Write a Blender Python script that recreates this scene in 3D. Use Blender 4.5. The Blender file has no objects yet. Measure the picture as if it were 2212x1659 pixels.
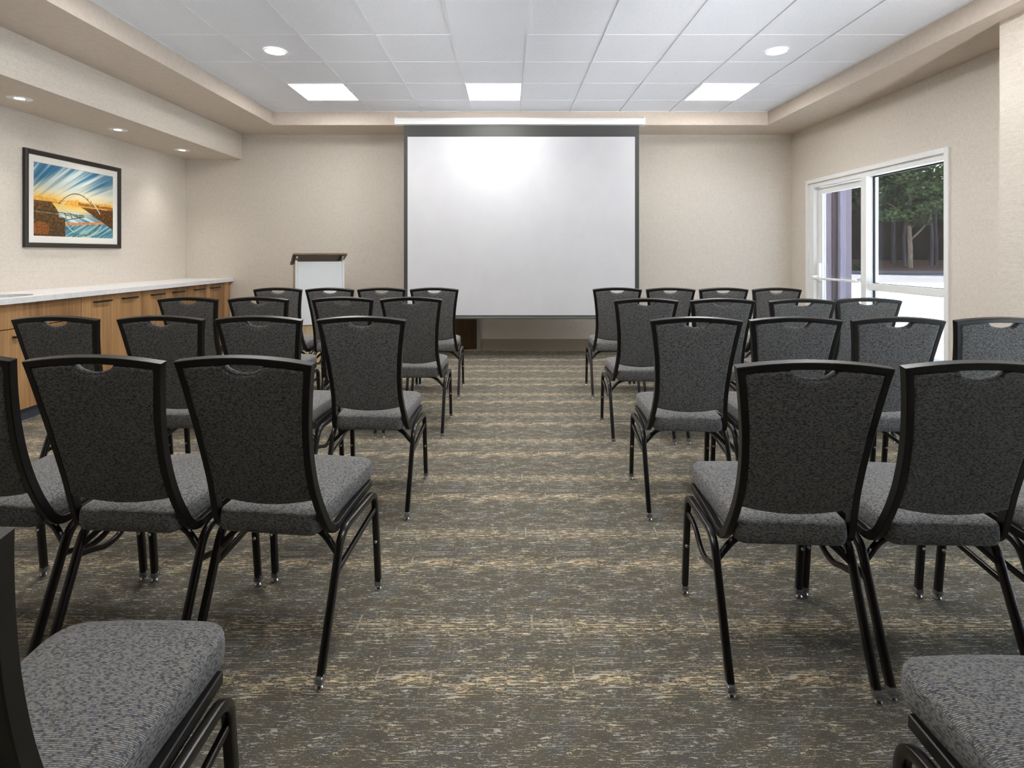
import bpy, bmesh, math, random
from mathutils import Vector, Matrix, noise
random.seed(7)
C = bpy.context.scene.collection
PI = math.pi
F, CX, CY, EYE = 1175.0, 1095.0, 547.5, 1.25      # focal length and vanishing point in 2212x1659 pixels, eye height

# ------------------------------------------------------------------ helpers
def tag(o, label=None, cat=None, group=None, kind=None):
    if label: o['label'] = label
    if cat: o['category'] = cat
    if group: o['group'] = group
    if kind: o['kind'] = kind
    return o

def finish(name, bm, mats, parent=None, smooth=True, angle=35, recalc=True):
    if recalc: bmesh.ops.recalc_face_normals(bm, faces=bm.faces)
    me = bpy.data.meshes.new(name)
    bm.to_mesh(me); bm.free()
    if not isinstance(mats, (list, tuple)): mats = [mats]
    for m in mats: me.materials.append(m)
    if smooth:
        for p in me.polygons: p.use_smooth = True
        me.set_sharp_from_angle(angle=math.radians(angle))
    o = bpy.data.objects.new(name, me)
    C.objects.link(o)
    if parent: o.parent = parent
    return o

def empty(name, loc=(0, 0, 0), rz=0.0):
    o = bpy.data.objects.new(name, None)
    C.objects.link(o); o.location = loc; o.rotation_euler = (0, 0, rz)
    o.empty_display_size = 0.1
    return o

def thing(name, label, cat, loc=(0, 0, 0), rz=0.0, group=None):
    return tag(empty(name, loc, rz), label, cat, group)

def box(bm, x0, x1, y0, y1, z0, z1, bev=0.0, mi=0, seg=2):
    vs = [bm.verts.new((x, y, z)) for z in (z0, z1) for y in (y0, y1) for x in (x0, x1)]
    idx = [(0, 2, 3, 1), (4, 5, 7, 6), (0, 1, 5, 4), (2, 6, 7, 3), (0, 4, 6, 2), (1, 3, 7, 5)]
    fs = []
    for f in idx:
        fc = bm.faces.new([vs[i] for i in f]); fc.material_index = mi; fs.append(fc)
    if bev > 0:
        es = list({e for f in fs for e in f.edges})
        r = bmesh.ops.bevel(bm, geom=es, offset=bev, segments=seg, profile=0.5, affect='EDGES')
        for f in r['faces']: f.material_index = mi
    return fs

def quad(bm, pts, mi=0):
    f = bm.faces.new([bm.verts.new(p) for p in pts]); f.material_index = mi
    return f

def prof_rect(w, d, r, n=2):
    """rounded rectangle, w along the in-plane axis, d along the normal axis"""
    pts = []
    for sx, sy, a0 in ((1, 1, 0), (-1, 1, 90), (-1, -1, 180), (1, -1, 270)):
        for k in range(n + 1):
            a = math.radians(a0 + 90 * k / n)
            pts.append((sx * (w / 2 - r) + r * math.cos(a), sy * (d / 2 - r) + r * math.sin(a)))
    return pts

def sweep(bm, pts, normals, prof, mi=0, cap=True):
    pts = [Vector(p) for p in pts]
    n = len(pts)
    if not isinstance(normals, list): normals = [Vector(normals)] * n
    rings = []
    for i in range(n):
        a = (pts[i] - pts[i - 1]).normalized() if i > 0 else None
        b = (pts[i + 1] - pts[i]).normalized() if i < n - 1 else None
        if a is None: a = b
        if b is None: b = a
        t = (a + b).normalized()
        c = max(0.35, t.dot(a))
        nn = normals[i] - t * normals[i].dot(t)
        nn.normalize()
        s = t.cross(nn).normalized()
        # widen across the bend only in the bend's plane
        bend = (b - a)
        ks = kn = 1.0
        if bend.length > 1e-5:
            bd = bend.normalized()
            if abs(bd.dot(s)) > abs(bd.dot(nn)): ks = 1 / c
            else: kn = 1 / c
        rings.append([bm.verts.new(pts[i] + s * (u * ks) + nn * (v * kn)) for u, v in prof])
    m = len(prof)
    for i in range(n - 1):
        for j in range(m):
            f = bm.faces.new((rings[i][j], rings[i][(j + 1) % m], rings[i + 1][(j + 1) % m], rings[i + 1][j]))
            f.material_index = mi
    if cap:
        bm.faces.new(rings[0][::-1]).material_index = mi
        bm.faces.new(rings[-1]).material_index = mi

def fillet(pts, r, n=6):
    pts = [Vector(p) for p in pts]
    rr = r if isinstance(r, (list, tuple)) else [r] * (len(pts) - 2)
    out = [pts[0]]
    for i in range(1, len(pts) - 1):
        a = (pts[i - 1] - pts[i]); b = (pts[i + 1] - pts[i])
        q = min(rr[i - 1], a.length * 0.48, b.length * 0.48)
        p0 = pts[i] + a.normalized() * q; p2 = pts[i] + b.normalized() * q
        for k in range(n + 1):
            t = k / n
            out.append(p0 * (1 - t) ** 2 + pts[i] * 2 * t * (1 - t) + p2 * t * t)
    out.append(pts[-1])
    return out

def catmull(P, n=6):
    P = [Vector(p) for p in P]
    out = []
    for i in range(len(P) - 1):
        p0 = P[max(i - 1, 0)]; p1 = P[i]; p2 = P[i + 1]; p3 = P[min(i + 2, len(P) - 1)]
        for k in range(n):
            t = k / n
            out.append(0.5 * ((2 * p1) + (p2 - p0) * t + (2 * p0 - 5 * p1 + 4 * p2 - p3) * t * t + (3 * p1 - p0 - 3 * p2 + p3) * t ** 3))
    out.append(P[-1])
    return out

def lathe(bm, prof, n=20, mi=0, M=None, cap=True):
    """prof: list of (radius, z)"""
    rings = []
    for r, z in prof:
        ring = []
        for k in range(n):
            a = 2 * PI * k / n
            p = Vector((r * math.cos(a), r * math.sin(a), z))
            ring.append(bm.verts.new(M @ p if M else p))
        rings.append(ring)
    for i in range(len(rings) - 1):
        for k in range(n):
            f = bm.faces.new((rings[i][k], rings[i][(k + 1) % n], rings[i + 1][(k + 1) % n], rings[i + 1][k]))
            f.material_index = mi
    if cap:
        bm.faces.new(rings[0][::-1]).material_index = mi
        bm.faces.new(rings[-1]).material_index = mi

def copy_tree(o, parent=None):
    c = o.copy(); C.objects.link(c)
    c.parent = parent
    for ch in list(o.children): copy_tree(ch, c)
    return c

# ------------------------------------------------------------------ materials
def srgb(r, g, b):
    f = lambda c: (c / 255 / 12.92) if c / 255 <= 0.04045 else ((c / 255 + 0.055) / 1.055) ** 2.4
    return (f(r), f(g), f(b), 1)

class Mat:
    def __init__(s, name, rough=0.5, metal=0.0, base=(0.5, 0.5, 0.5, 1), spec=0.5):
        s.m = bpy.data.materials.new(name); s.m.use_nodes = True
        s.nt = s.m.node_tree; s.p = s.nt.nodes['Principled BSDF']; s.out = s.nt.nodes['Material Output']
        s.p.inputs['Base Color'].default_value = base
        s.p.inputs['Roughness'].default_value = rough
        s.p.inputs['Metallic'].default_value = metal
        s.p.inputs['Specular IOR Level'].default_value = spec
    def N(s, typ, **kw):
        n = s.nt.nodes.new(typ)
        for k, v in kw.items(): setattr(n, k, v)
        return n
    def L(s, a, b): s.nt.links.new(a, b)
    def coords(s, kind='Object'):
        return s.N('ShaderNodeTexCoord').outputs[kind]
    def mapping(s, vec, scale=(1, 1, 1), loc=(0, 0, 0)):
        m = s.N('ShaderNodeMapping'); m.inputs['Scale'].default_value = scale; m.inputs['Location'].default_value = loc
        s.L(vec, m.inputs['Vector']); return m.outputs['Vector']
    def noise(s, vec, scale=1.0, detail=2.0, rough=0.5, dist=0.0):
        n = s.N('ShaderNodeTexNoise'); n.inputs['Scale'].default_value = scale; n.inputs['Detail'].default_value = detail
        n.inputs['Roughness'].default_value = rough; n.inputs['Distortion'].default_value = dist
        s.L(vec, n.inputs['Vector']); return n.outputs['Fac']
    def ramp(s, fac, stops):
        r = s.N('ShaderNodeValToRGB'); el = r.color_ramp.elements
        while len(el) < len(stops): el.new(0.5)
        for e, (p, c) in zip(el, stops):
            e.position = p; e.color = c if len(c) == 4 else (*c, 1)
        s.L(fac, r.inputs['Fac']); return r.outputs['Color']
    def math(s, op, a, b=None, c=None, clamp=False):
        n = s.N('ShaderNodeMath', operation=op); n.use_clamp = clamp
        for i, v in enumerate((a, b, c)):
            if v is None: continue
            if isinstance(v, (int, float)): n.inputs[i].default_value = v
            else: s.L(v, n.inputs[i])
        return n.outputs[0]
    def mix(s, fac, a, b, blend='MIX'):
        n = s.N('ShaderNodeMix', data_type='RGBA', blend_type=blend)
        for sock, v in ((n.inputs[0], fac), (n.inputs[6], a), (n.inputs[7], b)):
            if isinstance(v, (int, float, tuple)): sock.default_value = v
            else: s.L(v, sock)
        return n.outputs[2]
    def bump(s, h, strength=0.3, dist=0.002):
        b = s.N('ShaderNodeBump'); b.inputs['Strength'].default_value = strength; b.inputs['Distance'].default_value = dist
        s.L(h, b.inputs['Height']); s.L(b.outputs['Normal'], s.p.inputs['Normal'])
    def color(s, c): s.L(c, s.p.inputs['Base Color'])

def plain(name, col, rough=0.5, metal=0.0, spec=0.5):
    return Mat(name, rough, metal, col, spec).m

def mat_wallpaper():
    m = Mat('grasscloth_wallpaper', 0.85, spec=0.2)
    v = m.coords()
    # threads run level on every wall: one direction along the wall (x+y), one up (z)
    h = m.noise(m.mapping(v, (30, 30, 700)), 1, 2, 0.6)
    w = m.noise(m.mapping(v, (420, 420, 30)), 1, 2, 0.6)
    k = m.noise(m.mapping(v, (3, 3, 160)), 1, 3, 0.6)
    f = m.math('ADD', m.math('MULTIPLY', h, 0.55), m.math('MULTIPLY', w, 0.3))
    f = m.math('ADD', f, m.math('MULTIPLY', k, 0.15))
    m.color(m.ramp(f, [(0.36, srgb(196, 187, 175)), (0.5, srgb(217, 209, 198)), (0.64, srgb(230, 223, 213))]))
    m.bump(h, 0.15, 0.002)
    return m.m

def mat_carpet():
    m = Mat('patterned_carpet', 0.95, spec=0.1)
    v = m.coords()
    sp = m.N('ShaderNodeSeparateXYZ'); m.L(v, sp.inputs[0])
    P = 0.585; Q = 0.600
    x = m.math('WRAP', m.math('ADD', sp.outputs[0], 20 * P), P, 0.0)
    y = m.math('WRAP', m.math('ADD', sp.outputs[1], 20 * Q), Q, 0.0)
    cb = m.N('ShaderNodeCombineXYZ'); m.L(x, cb.inputs[0]); m.L(y, cb.inputs[1])
    t = cb.outputs[0]
    warp = m.noise(m.mapping(t, (8, 8, 1)), 1, 1)
    # rows of dense streaks, two per repeat of the pattern
    def band(c, w):
        d = m.math('ABSOLUTE', m.math('SUBTRACT', m.math('WRAP', m.math('SUBTRACT', m.math('ADD', y, m.math('MULTIPLY', warp, 0.04)), c - Q / 2), Q, 0.0), Q / 2))
        return m.math('SUBTRACT', 1.0, m.math('DIVIDE', d, w), clamp=True)
    b1 = band(0.045, 0.075); b2 = band(0.41, 0.085)
    b = m.math('MAXIMUM', b1, b2)
    rag = m.math('MULTIPLY', m.math('SUBTRACT', m.noise(m.mapping(t, (240, 300, 1), (7.1, 5.7, 0)), 1, 1, 0.5), 0.5), 0.22)
    s1 = m.noise(m.mapping(t, (22, 130, 1)), 1, 2, 0.6)
    s2 = m.noise(m.mapping(t, (60, 420, 1), (3.3, 1.1, 0)), 1, 2, 0.6)
    s4 = m.noise(m.mapping(t, (7, 330, 1), (4.4, 2.0, 0)), 1, 1, 0.5)
    blot = m.noise(m.mapping(t, (12, 26, 1), (2.2, 8.0, 0)), 1, 1, 0.5)
    bl = m.math('MULTIPLY', m.math('SUBTRACT', blot, 0.5), 0.30)
    a1 = m.math('ADD', m.math('ADD', s1, rag), m.math('ADD', m.math('MULTIPLY', b, 0.075), bl))
    st = m.ramp(a1, [(0.645, (0, 0, 0)), (0.66, (1, 1, 1))])
    a2 = m.math('ADD', m.math('ADD', s2, m.math('MULTIPLY', rag, 0.8)), m.math('ADD', m.math('MULTIPLY', b, 0.035), m.math('MULTIPLY', bl, 0.7)))
    st2 = m.ramp(a2, [(0.60, (0, 0, 0)), (0.63, (0.72, 0.72, 0.72))])
    a4 = m.math('ADD', m.math('ADD', s4, m.math('MULTIPLY', rag, 0.7)), m.math('MULTIPLY', b, 0.07))
    st3 = m.ramp(a4, [(0.665, (0, 0, 0)), (0.685, (0.95, 0.95, 0.95))])
    # short dashes that run towards the screen
    def dash(x0, yc, hw, hl):
        dx = m.math('ABSOLUTE', m.math('SUBTRACT', m.math('ADD', x, m.math('MULTIPLY', rag, 0.06)), x0))
        dy = m.math('ABSOLUTE', m.math('SUBTRACT', m.math('ADD', y, m.math('MULTIPLY', rag, 0.2)), yc))
        return m.math('MULTIPLY', m.math('LESS_THAN', dx, hw), m.math('LESS_THAN', dy, hl))
    dd = dash(0.085, 0.05, 0.0035, 0.035)
    for q in ((0.36, 0.40, 0.003, 0.025), (0.20, 0.42, 0.003, 0.022), (0.50, 0.39, 0.003, 0.02)):
        dd = m.math('MAXIMUM', dd, dash(*q))
    mask = m.math('MAXIMUM', m.math('MAXIMUM', st, st2), m.math('MAXIMUM', st3, m.math('MULTIPLY', m.math('MULTIPLY', dd, m.math('GREATER_THAN', rag, -0.01)), 0.7)))
    g = m.noise(m.mapping(t, (5, 9, 1), (5, 5, 0)), 1, 2, 0.6)
    ground = m.ramp(g, [(0.38, srgb(96, 92, 84)), (0.5, srgb(103, 97, 84)), (0.62, srgb(98, 96, 89))])
    fl = m.noise(m.mapping(v, (420, 420, 1)), 1, 1)
    ground = m.mix(1.0, ground, m.ramp(fl, [(0.3, (0.66, 0.66, 0.66)), (0.7, (1.25, 1.25, 1.25))]), 'MULTIPLY')
    c = m.math('ADD', m.math('MULTIPLY', m.noise(m.mapping(t, (14, 24, 1), (1, 9, 0)), 1, 1), 0.7), m.math('MULTIPLY', b, 0.15))
    cream = m.ramp(c, [(0.34, srgb(178, 175, 166)), (0.42, srgb(200, 188, 166)), (0.52, srgb(210, 190, 156))])
    m.color(m.mix(mask, ground, cream))
    m.bump(fl, 0.4, 0.004)
    return m.m

def mat_fabric():
    m = Mat('charcoal_woven_fabric', 0.9, spec=0.15)
    v = m.coords()
    geo = m.N('ShaderNodeTexCoord').outputs['Normal']
    sp = m.N('ShaderNodeSeparateXYZ'); m.L(geo, sp.inputs[0])
    side = m.math('GREATER_THAN', m.math('ABSOLUTE', sp.outputs[0]), 0.62)
    up = m.math('GREATER_THAN', m.math('ABSOLUTE', sp.outputs[2]), 0.62)
    po = m.N('ShaderNodeSeparateXYZ'); m.L(v, po.inputs[0])
    def pick(f, a, b):
        mx = m.N('ShaderNodeMix', data_type='FLOAT'); m.L(f, mx.inputs[0]); m.L(a, mx.inputs[2]); m.L(b, mx.inputs[3])
        return mx.outputs[0]
    along = pick(side, po.outputs[0], po.outputs[1])
    across = pick(up, po.outputs[2], po.outputs[1])
    # threads wander a little, then fall into rows 3 mm apart
    wob = m.noise(m.mapping(v, (28, 28, 28)), 1, 1)
    rr = m.math('ADD', m.math('MULTIPLY', across, 310.0), m.math('MULTIPLY', wob, 0.9))
    row = m.math('FLOOR', rr); fr = m.math('FRACT', rr)
    cb = m.N('ShaderNodeCombineXYZ'); m.L(m.math('MULTIPLY', along, 125.0), cb.inputs[0]); m.L(m.math('MULTIPLY', row, 5.37), cb.inputs[1])
    dsh = m.noise(cb.outputs[0], 1, 1, 0.5)
    hump = m.math('SUBTRACT', 1.0, m.math('MULTIPLY', m.math('ABSOLUTE', m.math('SUBTRACT', fr, 0.5)), 2.0))
    lt = m.math('MULTIPLY', m.math('MULTIPLY', m.math('SUBTRACT', dsh, 0.34), 4.0, clamp=True), hump)
    fine = m.noise(m.mapping(v, (260, 700, 700), (9, 9, 9)), 1, 1)
    base = m.ramp(fine, [(0.36, srgb(52, 53, 58)), (0.64, srgb(84, 85, 89))])
    light = m.ramp(m.noise(m.mapping(v, (90, 200, 200), (4, 4, 4)), 1, 1), [(0.38, srgb(150, 151, 154)), (0.5, srgb(159, 157, 150)), (0.62, srgb(168, 161, 147))])
    m.color(m.mix(lt, base, light))
    m.bump(m.math('MULTIPLY', lt, 0.6), 0.35, 0.003)
    m.p.inputs['Sheen Weight'].default_value = 0.15
    m.p.inputs['Sheen Roughness'].default_value = 0.5
    return m.m

def mat_walnut():
    m = Mat('walnut_laminate', 0.42, spec=0.35)
    v = m.coords()
    w = m.noise(m.mapping(v, (5, 5, 0.55)), 1, 3, 0.55, 0.6)
    g = m.noise(m.mapping(v, (70, 70, 1.6)), 1, 3, 0.6)
    f = m.math('ADD', m.math('MULTIPLY', w, 0.62), m.math('MULTIPLY', g, 0.38))
    m.color(m.ramp(f, [(0.36, srgb(126, 92, 62)), (0.46, srgb(155, 117, 78)), (0.54, srgb(174, 134, 91)), (0.66, srgb(194, 157, 111))]))
    m.bump(g, 0.08, 0.001)
    return m.m

def mat_tile():
    m = Mat('acoustic_ceiling_tile', 0.95, spec=0.1)
    f = m.noise(m.mapping(m.coords(), (160, 160, 160)), 1, 3, 0.7)
    m.color(m.ramp(f, [(0.35, srgb(226, 229, 235)), (0.6, srgb(238, 241, 247))]))
    m.bump(f, 0.3, 0.002)
    return m.m

def mat_noise(name, c0, c1, scale=(5, 5, 5), rough=0.7, metal=0.0, spec=0.4, bump=0.0, detail=3):
    m = Mat(name, rough, metal, spec=spec)
    f = m.noise(m.mapping(m.coords(), scale), 1, detail, 0.6)
    m.color(m.ramp(f, [(0.38, c0), (0.62, c1)]))
    if bump: m.bump(f, bump, 0.01)
    return m.m

def mat_emit(name, col, strength):
    m = bpy.data.materials.new(name); m.use_nodes = True
    nt = m.node_tree; nt.nodes.remove(nt.nodes['Principled BSDF'])
    e = nt.nodes.new('ShaderNodeEmission'); e.inputs['Color'].default_value = col; e.inputs['Strength'].default_value = strength
    nt.links.new(e.outputs[0], nt.nodes['Material Output'].inputs['Surface'])
    return m

def mat_glass(name, tint=(0.96, 0.98, 0.98, 1), veil=0.03, gloss=0.07):
    m = bpy.data.materials.new(name); m.use_nodes = True
    nt = m.node_tree; nt.nodes.remove(nt.nodes['Principled BSDF'])
    t = nt.nodes.new('ShaderNodeBsdfTransparent'); t.inputs['Color'].default_value = tint
    g = nt.nodes.new('ShaderNodeBsdfGlossy'); g.inputs['Roughness'].default_value = 0.02
    d = nt.nodes.new('ShaderNodeBsdfDiffuse'); d.inputs['Color'].default_value = (0.8, 0.8, 0.85, 1)
    a = nt.nodes.new('ShaderNodeMixShader'); a.inputs[0].default_value = gloss
    nt.links.new(t.outputs[0], a.inputs[1]); nt.links.new(g.outputs[0], a.inputs[2])
    b = nt.nodes.new('ShaderNodeMixShader'); b.inputs[0].default_value = veil  # pale diffuse mix puts a haze veil into the glass colour
    nt.links.new(a.outputs[0], b.inputs[1]); nt.links.new(d.outputs[0], b.inputs[2])
    nt.links.new(b.outputs[0], nt.nodes['Material Output'].inputs['Surface'])
    return m

WALL = mat_wallpaper()
CARPET = mat_carpet()
FABRIC = mat_fabric()
WALNUT = mat_walnut()
TILE = mat_tile()
PAINT = mat_noise('taupe_ceiling_paint', srgb(203, 190, 177), srgb(208, 196, 183), (30, 30, 30), 0.75, spec=0.25)
TBAR = plain('white_grid_metal', srgb(232, 234, 239), 0.5)
WHITE = plain('white_enamel', srgb(238, 239, 238), 0.35)
FRAME = mat_noise('black_bronze_powder_coat', srgb(13, 11, 10), srgb(16, 14, 12), (400, 400, 400), 0.34, 0.0, 0.45)
LEGM = mat_noise('dark_bronze_tube_steel', srgb(20, 17, 15), srgb(26, 22, 19), (300, 300, 300), 0.28, 0.15, 0.6)
CHROME = plain('chrome', (0.75, 0.75, 0.76, 1), 0.12, 1.0)
CLEAR = mat_glass('clear_plastic', (0.75, 0.75, 0.72, 1), 0.12, 0.25)
QUARTZ = mat_noise('white_quartz', srgb(226, 227, 229), srgb(236, 237, 239), (40, 40, 40), 0.28, spec=0.5)
KICK = plain('slate_blue_vinyl', srgb(74, 80, 93), 0.5)
BLACK = plain('matte_black_metal', srgb(24, 22, 21), 0.4)
STEEL = plain('brushed_steel', (0.42, 0.42, 0.43, 1), 0.3, 1.0)
SCREENW = mat_noise('white_screen_fabric', srgb(212, 212, 216), srgb(216, 216, 219), (3, 3, 3), 0.8, spec=0.2)
SCREENB = plain('black_screen_border', srgb(66, 67, 65), 0.55)
SBAR = plain('grey_bar', srgb(104, 108, 104), 0.4, 0.3)
BASEB = plain('taupe_baseboard', srgb(158, 144, 128), 0.5)
DOORB = mat_noise('dark_brown_door', srgb(66, 49, 26), srgb(84, 64, 36), (60, 60, 3), 0.5)
DFRAME = plain('grey_door_frame', srgb(150, 150, 143), 0.45)
LECT = plain('pale_grey_panel', srgb(218, 222, 224), 0.45)
TAN = mat_noise('tan_laminate', srgb(178, 160, 124), srgb(190, 172, 136), (30, 30, 2), 0.5)
LTOP = mat_noise('dark_walnut_top', srgb(86, 66, 52), srgb(112, 88, 70), (8, 70, 70), 0.4)
LBR = plain('grey_bracket', srgb(150, 148, 143), 0.4, 0.5)
PFRAME = plain('dark_picture_frame', srgb(40, 36, 32), 0.45)
PMAT = plain('white_mat_board', srgb(236, 234, 228), 0.9)
GLASS = mat_glass('window_glass')
TINTED = mat_glass('tinted_door_glass', (0.58, 0.585, 0.59, 1), 0.012, 0.05)
PANEL = mat_emit('panel_light_diffuser', (1.0, 0.98, 0.955, 1), 15.5)
DOWN = mat_emit('downlight_lens', (1.0, 0.98, 0.95, 1), 14.0)
SPOT = mat_emit('spot_lens', (1.0, 0.95, 0.88, 1), 30.0)
GASKET = plain('black_gasket', srgb(30, 30, 32), 0.6)

# ------------------------------------------------------------------ room numbers (metres)
YB = 7.004                     # wall with the screen
YR = -2.6                      # wall behind the camera
XL, XR = -4.137, 3.666
ZS, ZT = 2.779, 2.937          # soffit, lay-in ceiling
TX0, TX1, TY0, TY1 = -2.782, 3.105, -1.9, 6.474     # tray opening
TH = 0.15
st = lambda o: tag(o, kind='structure')

bm = bmesh.new(); box(bm, XL - TH, XR + TH, YR - TH, YB + TH, -0.12, 0.0)
st(finish('floor', bm, CARPET, smooth=False))
bm = bmesh.new(); box(bm, XL - TH, XL, YR - TH, YB + TH, 0, 3.2)
st(finish('wall_left', bm, WALL, smooth=False))
# wall with the screen and a door opening behind it
DX0, DX1, DZ = -1.19, -0.385, 2.08
bm = bmesh.new()
box(bm, XL, DX0, YB, YB + TH, 0, 3.2); box(bm, DX1, XR, YB, YB + TH, 0, 3.2); box(bm, DX0, DX1, YB, YB + TH, DZ, 3.2)
st(finish('wall_front', bm, WALL, smooth=False))
bm = bmesh.new(); box(bm, XL, XR, YR - TH, YR, 0, 3.2)
st(finish('wall_back', bm, plain('bounce_cutting_dark', srgb(46, 45, 44), 0.8), smooth=False))  # unseen wall, coloured dark to keep bounce light off the chair backs
# right wall: opening for exit door and sidelight, a second window nearer the camera (out of the picture)
WY0, WY1, WZ = 4.501, 6.647, 2.135
VY0, VY1, VZ0, VZ1 = 0.7, 2.6, 0.0, 2.135
bm = bmesh.new()
for a, b, z0, z1 in ((YR, VY0, 0, 3.2), (VY0, VY1, VZ1, 3.2), (VY1, WY0, 0, 3.2), (WY0, WY1, WZ, 3.2), (WY1, YB + TH, 0, 3.2)):
    box(bm, XR, XR + TH, a, b, z0, z1)
st(finish('wall_right', bm, WALL, smooth=False))
bm = bmesh.new(); box(bm, 3.25, XR, 2.95, 3.589, 0, ZS)
st(finish('wall_pilaster', bm, WALL, smooth=False))

# ceiling: soffit ring with the tray faces, bulkhead, lay-in tiles, grid
bm = bmesh.new()
zt = 3.1
box(bm, XL, TX0, YR, YB, ZS, zt); box(bm, TX1, XR, YR, YB, ZS, zt)
box(bm, TX0, TX1, TY1, YB, ZS, zt); box(bm, TX0, TX1, YR, TY0, ZS, zt)
st(finish('ceiling_soffit', bm, PAINT, smooth=False))
bm = bmesh.new()
fs = box(bm, XL, -3.41, YR, YB, 2.457, ZS)
for f in fs:
    f.normal_update()
    if abs(f.normal.z) > 0.9: f.material_index = 1
st(finish('ceiling_bulkhead', bm, [WALL, PAINT], smooth=False))
GX0, GP, GY0, GQ = 0.162, 0.5907, 5.994, 0.5985
xs = [GX0 + GP * k for k in range(-6, 7) if TX0 < GX0 + GP * k < TX1]
ys = [GY0 - GQ * k for k in range(-1, 15) if TY0 < GY0 - GQ * k < TY1]
bm = bmesh.new()
ex = [TX0] + xs + [TX1]; ey = sorted([TY0] + ys + [TY1])
for i in range(len(ex) - 1):
    for j in range(len(ey) - 1):
        drop = 0.0
        if abs(ex[i] + 0.4287) < 0.02 and abs(ey[j] - 3.600) < 0.02: drop = 0.010   # the tile that sits slightly proud
        box(bm, ex[i] + 0.006, ex[i + 1] - 0.006, ey[j] + 0.006, ey[j + 1] - 0.006, ZT + 0.004 - drop, ZT + 0.03, 0.003, seg=1)
box(bm, TX0, TX1, TY0, TY1, ZT + 0.035, ZT + 0.05)
st(finish('ceiling', bm, TILE, smooth=False))
bm = bmesh.new()
for x in xs: box(bm, x - 0.0075, x + 0.0075, TY0, TY1, ZT - 0.004, ZT + 0.030)
for y in ys: box(bm, TX0, TX1, y - 0.0065, y + 0.0065, ZT + 0.006, ZT + 0.028)
box(bm, TX0, TX0 + 0.012, TY0, TY1, ZT - 0.002, ZT + 0.003); box(bm, TX1 - 0.012, TX1, TY0, TY1, ZT - 0.002, ZT + 0.003)
box(bm, TX0, TX1, TY1 - 0.012, TY1, ZT - 0.002, ZT + 0.003)
st(finish('trim_1', bm, TBAR, smooth=False))

# baseboards
bm = bmesh.new(); box(bm, DX1 + 0.055, XR, YB - 0.014, YB, 0, 0.15, 0.003); box(bm, -3.5, DX0 - 0.055, YB - 0.014, YB, 0, 0.15, 0.003)
st(finish('baseboard_front', bm, BASEB, smooth=False))
bm = bmesh.new()
for a, b in ((VY1, 2.95), (3.589, WY0 - 0.05), (WY1 + 0.05, YB - 0.015)): box(bm, XR - 0.014, XR, a, b, 0, 0.15, 0.003)
box(bm, 3.236, 3.25, 2.95, 3.603, 0, 0.15, 0.003)
st(finish('baseboard_right', bm, BASEB, smooth=False))

# brown service door behind the screen
d1 = st(empty('door_1', (0, 0, 0)))
bm = bmesh.new(); box(bm, DX0 + 0.006, DX1 - 0.006, YB + 0.04, YB + 0.085, 0.035, DZ - 0.01, 0.002); finish('door_leaf', bm, DOORB, d1, smooth=False)
bm = bmesh.new()
box(bm, DX0 - 0.05, DX0 + 0.003, YB - 0.02, YB + 0.10, 0, DZ + 0.05, 0.003); box(bm, DX1 - 0.003, DX1 + 0.05, YB - 0.02, YB + 0.10, 0, DZ + 0.05, 0.003)
box(bm, DX0 + 0.003, DX1 - 0.003, YB - 0.02, YB + 0.10, DZ - 0.003, DZ + 0.05, 0.003)
finish('door_frame', bm, DFRAME, d1, smooth=False)
bm = bmesh.new(); box(bm, DX0, DX1, YB - 0.01, YB + 0.12, 0.0, 0.012, 0.003); finish('threshold', bm, plain('brass_threshold', srgb(170, 150, 110), 0.4, 0.6), d1, smooth=False)
bm = bmesh.new(); lathe(bm, [(0.012, 0), (0.012, 0.03), (0.03, 0.035), (0.034, 0.05), (0.025, 0.068), (0.004, 0.072)], 16, M=Matrix.Translation((DX0 + 0.07, YB + 0.04, 0.98)) @ Matrix.Rotation(PI / 2, 4, 'X'))
finish('door_knob', bm, STEEL, d1)
bm = bmesh.new(); box(bm, DX0 - 0.1, DX1 + 0.1, YB + TH + 0.01, YB + TH + 0.03, 0, DZ + 0.1)
st(finish('wall_corridor', bm, DOORB, smooth=False))

# ------------------------------------------------------------------ exit door with sidelight
def mullions(name, loc_boxes, mat, parent, bev=0.003):
    bm = bmesh.new()
    for b in loc_boxes: box(bm, *b, bev)
    return finish(name, bm, mat, parent, smooth=False)
w1 = st(empty('window_1', (0, 0, 0)))
XG = XR + 0.075
mullions('window_casing', [
    (XR - 0.018, XR + 0.004, WY0 - 0.002, WY0 + 0.045, 0, WZ), (XR - 0.018, XR + 0.004, WY1 - 0.045, WY1 + 0.002, 0, WZ),
    (XR - 0.018, XR + 0.004, WY0 + 0.045, WY1 - 0.045, WZ - 0.045, WZ)], WHITE, w1)
mullions('window_frame', [
    (XR + 0.004, XR + 0.12, WY0, WY0 + 0.05, 0, WZ), (XR + 0.004, XR + 0.12, WY1 - 0.14, WY1, 0, WZ),
    (XR + 0.004, XR + 0.12, WY0 + 0.05, WY1 - 0.14, WZ - 0.10, WZ),
    (XR - 0.010, XR + 0.12, 5.540, 5.620, 0, WZ - 0.10),
    (XR + 0.02, XR + 0.11, WY0 + 0.05, 5.540, 0.878, 0.946),
    (XR + 0.02, XR + 0.11, WY0 + 0.05, 5.540, 0.0, 0.10)], WHITE, w1)
mullions('glazing_gasket', [
    (XG - 0.012, XG + 0.002, WY0 + 0.05, 5.540, 2.022, 2.036), (XG - 0.012, XG + 0.002, 5.527, 5.5405, 0.10, 2.03),
    (XG - 0.012, XG + 0.002, WY0 + 0.05, 5.540, 0.945, 0.951), (XG - 0.012, XG + 0.002, WY0 + 0.05, 5.540, 0.872, 0.879)], GASKET, w1, 0)
bm = bmesh.new()
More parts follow.
